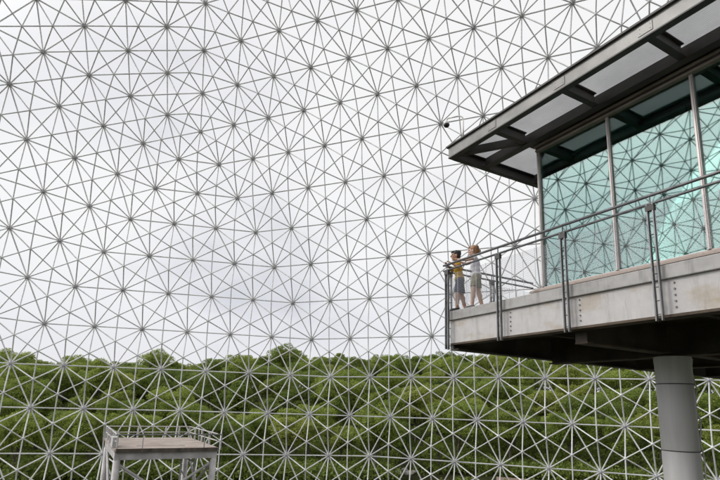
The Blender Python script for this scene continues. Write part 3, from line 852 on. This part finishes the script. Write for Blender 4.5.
# ------------------------------------------------------------------ trees
def leaf_cloud(lobes, count, size, seed, flat=.55):
    g = np.random.default_rng(seed)
    lobes = np.array(lobes); wts = lobes[:, 3] ** 2; wts /= wts.sum()
    li = g.choice(len(lobes), count, p=wts)
    d = g.normal(size=(count, 3)); d /= np.linalg.norm(d, axis=1)[:, None]
    d[:, 2] = np.where(d[:, 2] < -.35, -d[:, 2], d[:, 2])
    rad_ = lobes[li, 3] * (g.uniform(.62, 1.06, count))
    c = lobes[li, :3] + d * rad_[:, None] * np.array([1, 1, .82])
    nrm = d * .7 + g.normal(size=(count, 3)) * .8; nrm[:, 2] += .35; nrm /= np.linalg.norm(nrm, axis=1)[:, None]
    t = g.normal(size=(count, 3)); x = np.cross(nrm, t); x /= np.linalg.norm(x, axis=1)[:, None]; y = np.cross(nrm, x)
    sz = size * g.uniform(.6, 1.35, count)[:, None]
    v = np.stack([c - x * sz * .5, c + y * sz * .32 + nrm * sz * .06, c + x * sz * .5, c - y * sz * .32 + nrm * sz * .06], 1).reshape(-1, 3)
    f = np.arange(count * 4).reshape(-1, 4)
    return v, f
def tree_proto(name, h, cr, kind, seed, lm):
    rd = random.Random(seed)
    root = bpy.data.objects.new(name, None)
    lobes = []
    n = 46 if kind != 'tall' else 34
    for k in range(n):
        if kind == 'round':
            a_ = rd.uniform(0, 6.28); t = rd.uniform(0, 1) ** .5; z = h * (.50 + .42 * rd.random()); q = 1 - abs((z / h - .66) / .36) ** 2 * .75
            lobes.append((cr * .78 * t * q * math.cos(a_), cr * .78 * t * q * math.sin(a_), z, cr * rd.uniform(.15, .36)))
        elif kind == 'tall':
            a_ = rd.uniform(0, 6.28); z = h * rd.uniform(.30, .84); q = (1 - (z / h - .30) / .72) ** .6
            lobes.append((cr * .7 * q * math.cos(a_) * rd.random(), cr * .7 * q * math.sin(a_) * rd.random(), z, cr * rd.uniform(.26, .44) * (.55 + .45 * q)))
        else:
            a_ = rd.uniform(0, 6.28); t = rd.uniform(.1, 1) ** .6; z = h * (.46 + .44 * rd.random())
            lobes.append((cr * .95 * t * math.cos(a_), cr * .95 * t * math.sin(a_), z - t * h * .06, cr * rd.uniform(.13, .31)))
    lobes.append((0, 0, h * .72, cr * .5))
    v, f = leaf_cloud(lobes, 15000, .27, seed)
    crown = np_mesh('crown', v, f, lm, None, smooth=False); crown.parent = root
    tm = MB()
    pts = [Vector((0, 0, -.6)), Vector((rd.uniform(-.1, .1), rd.uniform(-.1, .1), h * .22)), Vector((rd.uniform(-.3, .3), rd.uniform(-.3, .3), h * .48)), Vector((rd.uniform(-.5, .5), rd.uniform(-.5, .5), h * .80))]
    rs = [.028 * h, .021 * h, .014 * h, .004 * h]
    for a_, b_, r0, r1 in zip(pts[:-1], pts[1:], rs[:-1], rs[1:]): tm.tube(a_, b_, r0, r1, n=9)
    for k in range(9):
        lb = lobes[k]; z = h * rd.uniform(.28, .55); st = pts[1].lerp(pts[2], min(1, max(0, (z / h - .22) / .26))); st.z = z
        mid = st.lerp(Vector(lb[:3]), .5) + Vector((0, 0, .05 * h)); en_ = Vector(lb[:3])
        tm.tube(st, mid, .009 * h, .006 * h, n=6); tm.tube(mid, en_, .006 * h, .002 * h, n=5)
    tr_ = tm.build('trunk', M['bark']); tr_.parent = root
    return root
KINDS = [
    ('leafy_tree', 'round', 11.5, 5.0, 'leaf_mid', 'round-crowned mid green leafy tree on the wooded slope beyond the lattice', 'round mid green trees on the slope'),
    ('leafy_tree', 'wide', 10.5, 5.6, 'leaf_dark', 'wide-spreading dark green tree on the wooded slope beyond the lattice', 'wide dark green trees on the slope'),
    ('leafy_tree', 'round', 10.0, 4.4, 'leaf_pale', 'yellow-green bushy tree on the wooded slope beyond the lattice', 'yellow-green trees on the slope'),
    ('tall_tree', 'tall', 13.0, 4.0, 'leaf_mid', 'tall narrow mid green tree on the wooded slope beyond the lattice', 'tall narrow trees on the slope'),
    ('leafy_tree', 'wide', 11.0, 5.3, 'leaf_mid', 'broad mid green tree with an uneven crown on the wooded slope', 'broad uneven mid green trees on the slope'),
    ('tall_tree', 'tall', 11.5, 4.3, 'leaf_dark', 'dark green conical tree on the wooded slope beyond the lattice', 'dark conical trees on the slope'),
]
protos = [tree_proto(k[0], k[2], k[3], k[1], 100 + i, M[k[4]]) for i, k in enumerate(KINDS)]
used = [False] * len(protos)
def plant(i, x, y, s, sz=1.0, label=None, own=False):
    p = protos[i]; k = KINDS[i]
    if not used[i]:
        o = p; link(o); used[i] = True
    else:
        o = p.copy(); link(o)
        for ch_ in p.children:
            c_ = ch_.copy(); link(c_); c_.parent = o
    o.location = (x, y, gh(x, y) - .1); o.rotation_euler = (0, 0, random.uniform(0, 6.28)); o.scale = (s, s, s * sz)
    tag(o, label or k[5], 'tree', None if own else k[6])
    if own and 'group' in o: del o['group']
    return o
placed = []
def try_place(x, y, dmin):
    for a_, b_ in placed:
        if (a_ - x) ** 2 + (b_ - y) ** 2 < dmin * dmin: return False
    placed.append((x, y)); return True
# the big round tree that stands above the line of the wood
gx, gy = 155 * math.sin(R(-21.9)), 155 * math.cos(R(-21.9))
for i in range(len(protos)): pass
rd2 = random.Random(5)
n_tree = 0
band = [(57, 76, 5.6, 900), (76, 112, 7.4, 1000), (112, 160, 7.9, 1500), (150, 172, 6.6, 1200)]
for d0, d1, dm, tries in band:
    for _ in range(tries):
        a_ = R(rd2.uniform(-41, 42)); d_ = math.sqrt(rd2.uniform(d0 * d0, d1 * d1))
        x, y = d_ * math.sin(a_), d_ * math.cos(a_)
        if n_tree >= 298: break
        if d_ < path_r(a_) + 4.5 or not try_place(x, y, dm): continue
        i = rd2.choices(range(6), [5, 3, 3.2, 1.3, 4.4, .9])[0]
        sc_ = rd2.uniform(.85, 1.1) * (.62 if d_ < 68 else .72 if d_ < 76 else .88 if d_ < 90 else 1.0)
        plant(i, x, y, sc_, rd2.uniform(.9, 1.08)); n_tree += 1
print('trees', n_tree)
plant(0, gx, gy, 1.12, 1.12, 'rounded dark tree top rising alone above the line of the wood', own=True)
# undergrowth between path and wood
lob = []
for _ in range(2600):
    a_ = R(rd2.uniform(-46, 48)); d_ = path_r(a_) + 3.2 + 82 * rd2.random() ** 1.6; x, y = d_ * math.sin(a_), d_ * math.cos(a_)
    q_ = to_px((x, y, gh(x, y) + .8))
    if q_ and 392 < q_[0] < 418 and q_[1] > 452: continue
    lob.append((x, y, gh(x, y) + rd2.uniform(-.1, .9), rd2.uniform(.7, 1.8)))
for _ in range(160):
    a_ = R(rd2.uniform(-46, 48)); d_ = path_r(a_) - 3.0 - rd2.uniform(0, 4.5); x, y = d_ * math.sin(a_), d_ * math.cos(a_)
    q_ = to_px((x, y, gh(x, y) + .5))
    if q_ and 390 < q_[0] < 420: continue
    lob.append((x, y, gh(x, y) + rd2.uniform(-.2, .3), rd2.uniform(.5, 1.0)))
v, f = leaf_cloud(lob, 240000, .32, 77)
tag(np_mesh('undergrowth', v, f, M['leaf_dark'], None, smooth=False), 'dense green undergrowth along the foot of the wooded slope', 'undergrowth', kind='stuff')

# ------------------------------------------------------------------ daylight: overcast
world = bpy.data.worlds.new('World'); scene.world = world; world.use_nodes = True
nt = world.node_tree; bg = nt.nodes['Background']
SUN_EL, SUN_AZ = R(36), R(266)                   # compass angle the light comes from, behind the camera to the left
sky = nt.nodes.new('ShaderNodeTexSky'); sky.sky_type = 'NISHITA'; sky.sun_disc = False
sky.sun_elevation = SUN_EL; sky.sun_rotation = SUN_AZ
tc = nt.nodes.new('ShaderNodeTexCoord'); sep = nt.nodes.new('ShaderNodeSeparateXYZ'); nt.links.new(tc.outputs['Generated'], sep.inputs[0])
zc = nt.nodes.new('ShaderNodeMath'); zc.operation = 'ADD'; nt.links.new(sep.outputs['Z'], zc.inputs[0]); zc.inputs[1].default_value = .30
zm = nt.nodes.new('ShaderNodeMath'); zm.operation = 'MAXIMUM'; nt.links.new(zc.outputs[0], zm.inputs[0]); zm.inputs[1].default_value = .12
comb = nt.nodes.new('ShaderNodeCombineXYZ')
for ax in ('X', 'Y'):
    dv = nt.nodes.new('ShaderNodeMath'); dv.operation = 'DIVIDE'
    nt.links.new(sep.outputs[ax], dv.inputs[0]); nt.links.new(zm.outputs[0], dv.inputs[1]); nt.links.new(dv.outputs[0], comb.inputs[ax])
mp = nt.nodes.new('ShaderNodeMapping'); mp.inputs['Location'].default_value = (2.50, 1.16, 0); nt.links.new(comb.outputs[0], mp.inputs[0])
nz = nt.nodes.new('ShaderNodeTexNoise'); nz.inputs['Scale'].default_value = 1.15; nz.inputs['Detail'].default_value = 5; nz.inputs['Roughness'].default_value = .5
nt.links.new(mp.outputs[0], nz.inputs['Vector'])
cl = ramp(nt, nz.outputs['Fac'], [(0.28, (5.5, 5.55, 5.95)), (0.40, (6.9, 6.9, 7.1)), (0.50, (7.6, 7.6, 7.6))])
hz_ = nt.nodes.new('ShaderNodeMapRange'); hz_.interpolation_type = 'SMOOTHSTEP'; nt.links.new(sep.outputs['Z'], hz_.inputs['Value'])
hz_.inputs['From Min'].default_value = .04; hz_.inputs['From Max'].default_value = .30; hz_.inputs['To Min'].default_value = .55; hz_.inputs['To Max'].default_value = 0
hm_ = nt.nodes.new('ShaderNodeMix'); hm_.data_type = 'RGBA'; nt.links.new(hz_.outputs[0], hm_.inputs['Factor'])
nt.links.new(cl, hm_.inputs['A']); hm_.inputs['B'].default_value = (5.7, 5.7, 6.3, 1); cl = hm_.outputs['Result']
mx = nt.nodes.new('ShaderNodeMix'); mx.data_type = 'RGBA'; mx.inputs['Factor'].default_value = .94
nt.links.new(sky.outputs[0], mx.inputs['A']); nt.links.new(cl, mx.inputs['B'])
# the cloud layer glows around the hidden sun
dt = nt.nodes.new('ShaderNodeVectorMath'); dt.operation = 'DOT_PRODUCT'; nt.links.new(tc.outputs['Generated'], dt.inputs[0])
dt.inputs[1].default_value = (math.sin(SUN_AZ) * math.cos(SUN_EL), math.cos(SUN_AZ) * math.cos(SUN_EL), math.sin(SUN_EL))
gl = nt.nodes.new('ShaderNodeMapRange'); gl.interpolation_type = 'SMOOTHSTEP'
gl.inputs['From Min'].default_value = .68; gl.inputs['From Max'].default_value = 1.0; gl.inputs['To Min'].default_value = 1.0; gl.inputs['To Max'].default_value = 3.5
nt.links.new(dt.outputs['Value'], gl.inputs['Value'])
sc2 = nt.nodes.new('ShaderNodeVectorMath'); sc2.operation = 'SCALE'; nt.links.new(mx.outputs['Result'], sc2.inputs[0]); nt.links.new(gl.outputs[0], sc2.inputs['Scale'])
nt.links.new(sc2.outputs[0], bg.inputs['Color']); bg.inputs['Strength'].default_value = 0.1
sun = bpy.data.lights.new('sun', 'SUN'); so = bpy.data.objects.new('sun', sun); link(so)
sun.energy = 1.1; sun.angle = R(14); sun.color = (1, .965, .91)
sd = Vector((math.sin(SUN_AZ) * math.cos(SUN_EL), math.cos(SUN_AZ) * math.cos(SUN_EL), math.sin(SUN_EL)))
so.rotation_euler = sd.to_track_quat('Z', 'Y').to_euler(); so.location = (0, 0, 80)

scene.view_settings.view_transform = 'Standard'; scene.view_settings.look = 'None'
scene.view_settings.exposure = 0.35; scene.view_settings.gamma = 1.0; scene.view_settings.use_curve_mapping = False
scene.render.engine = 'CYCLES'
scene.cycles.max_bounces = 8; scene.cycles.transparent_max_bounces = 12; scene.cycles.use_denoising = True
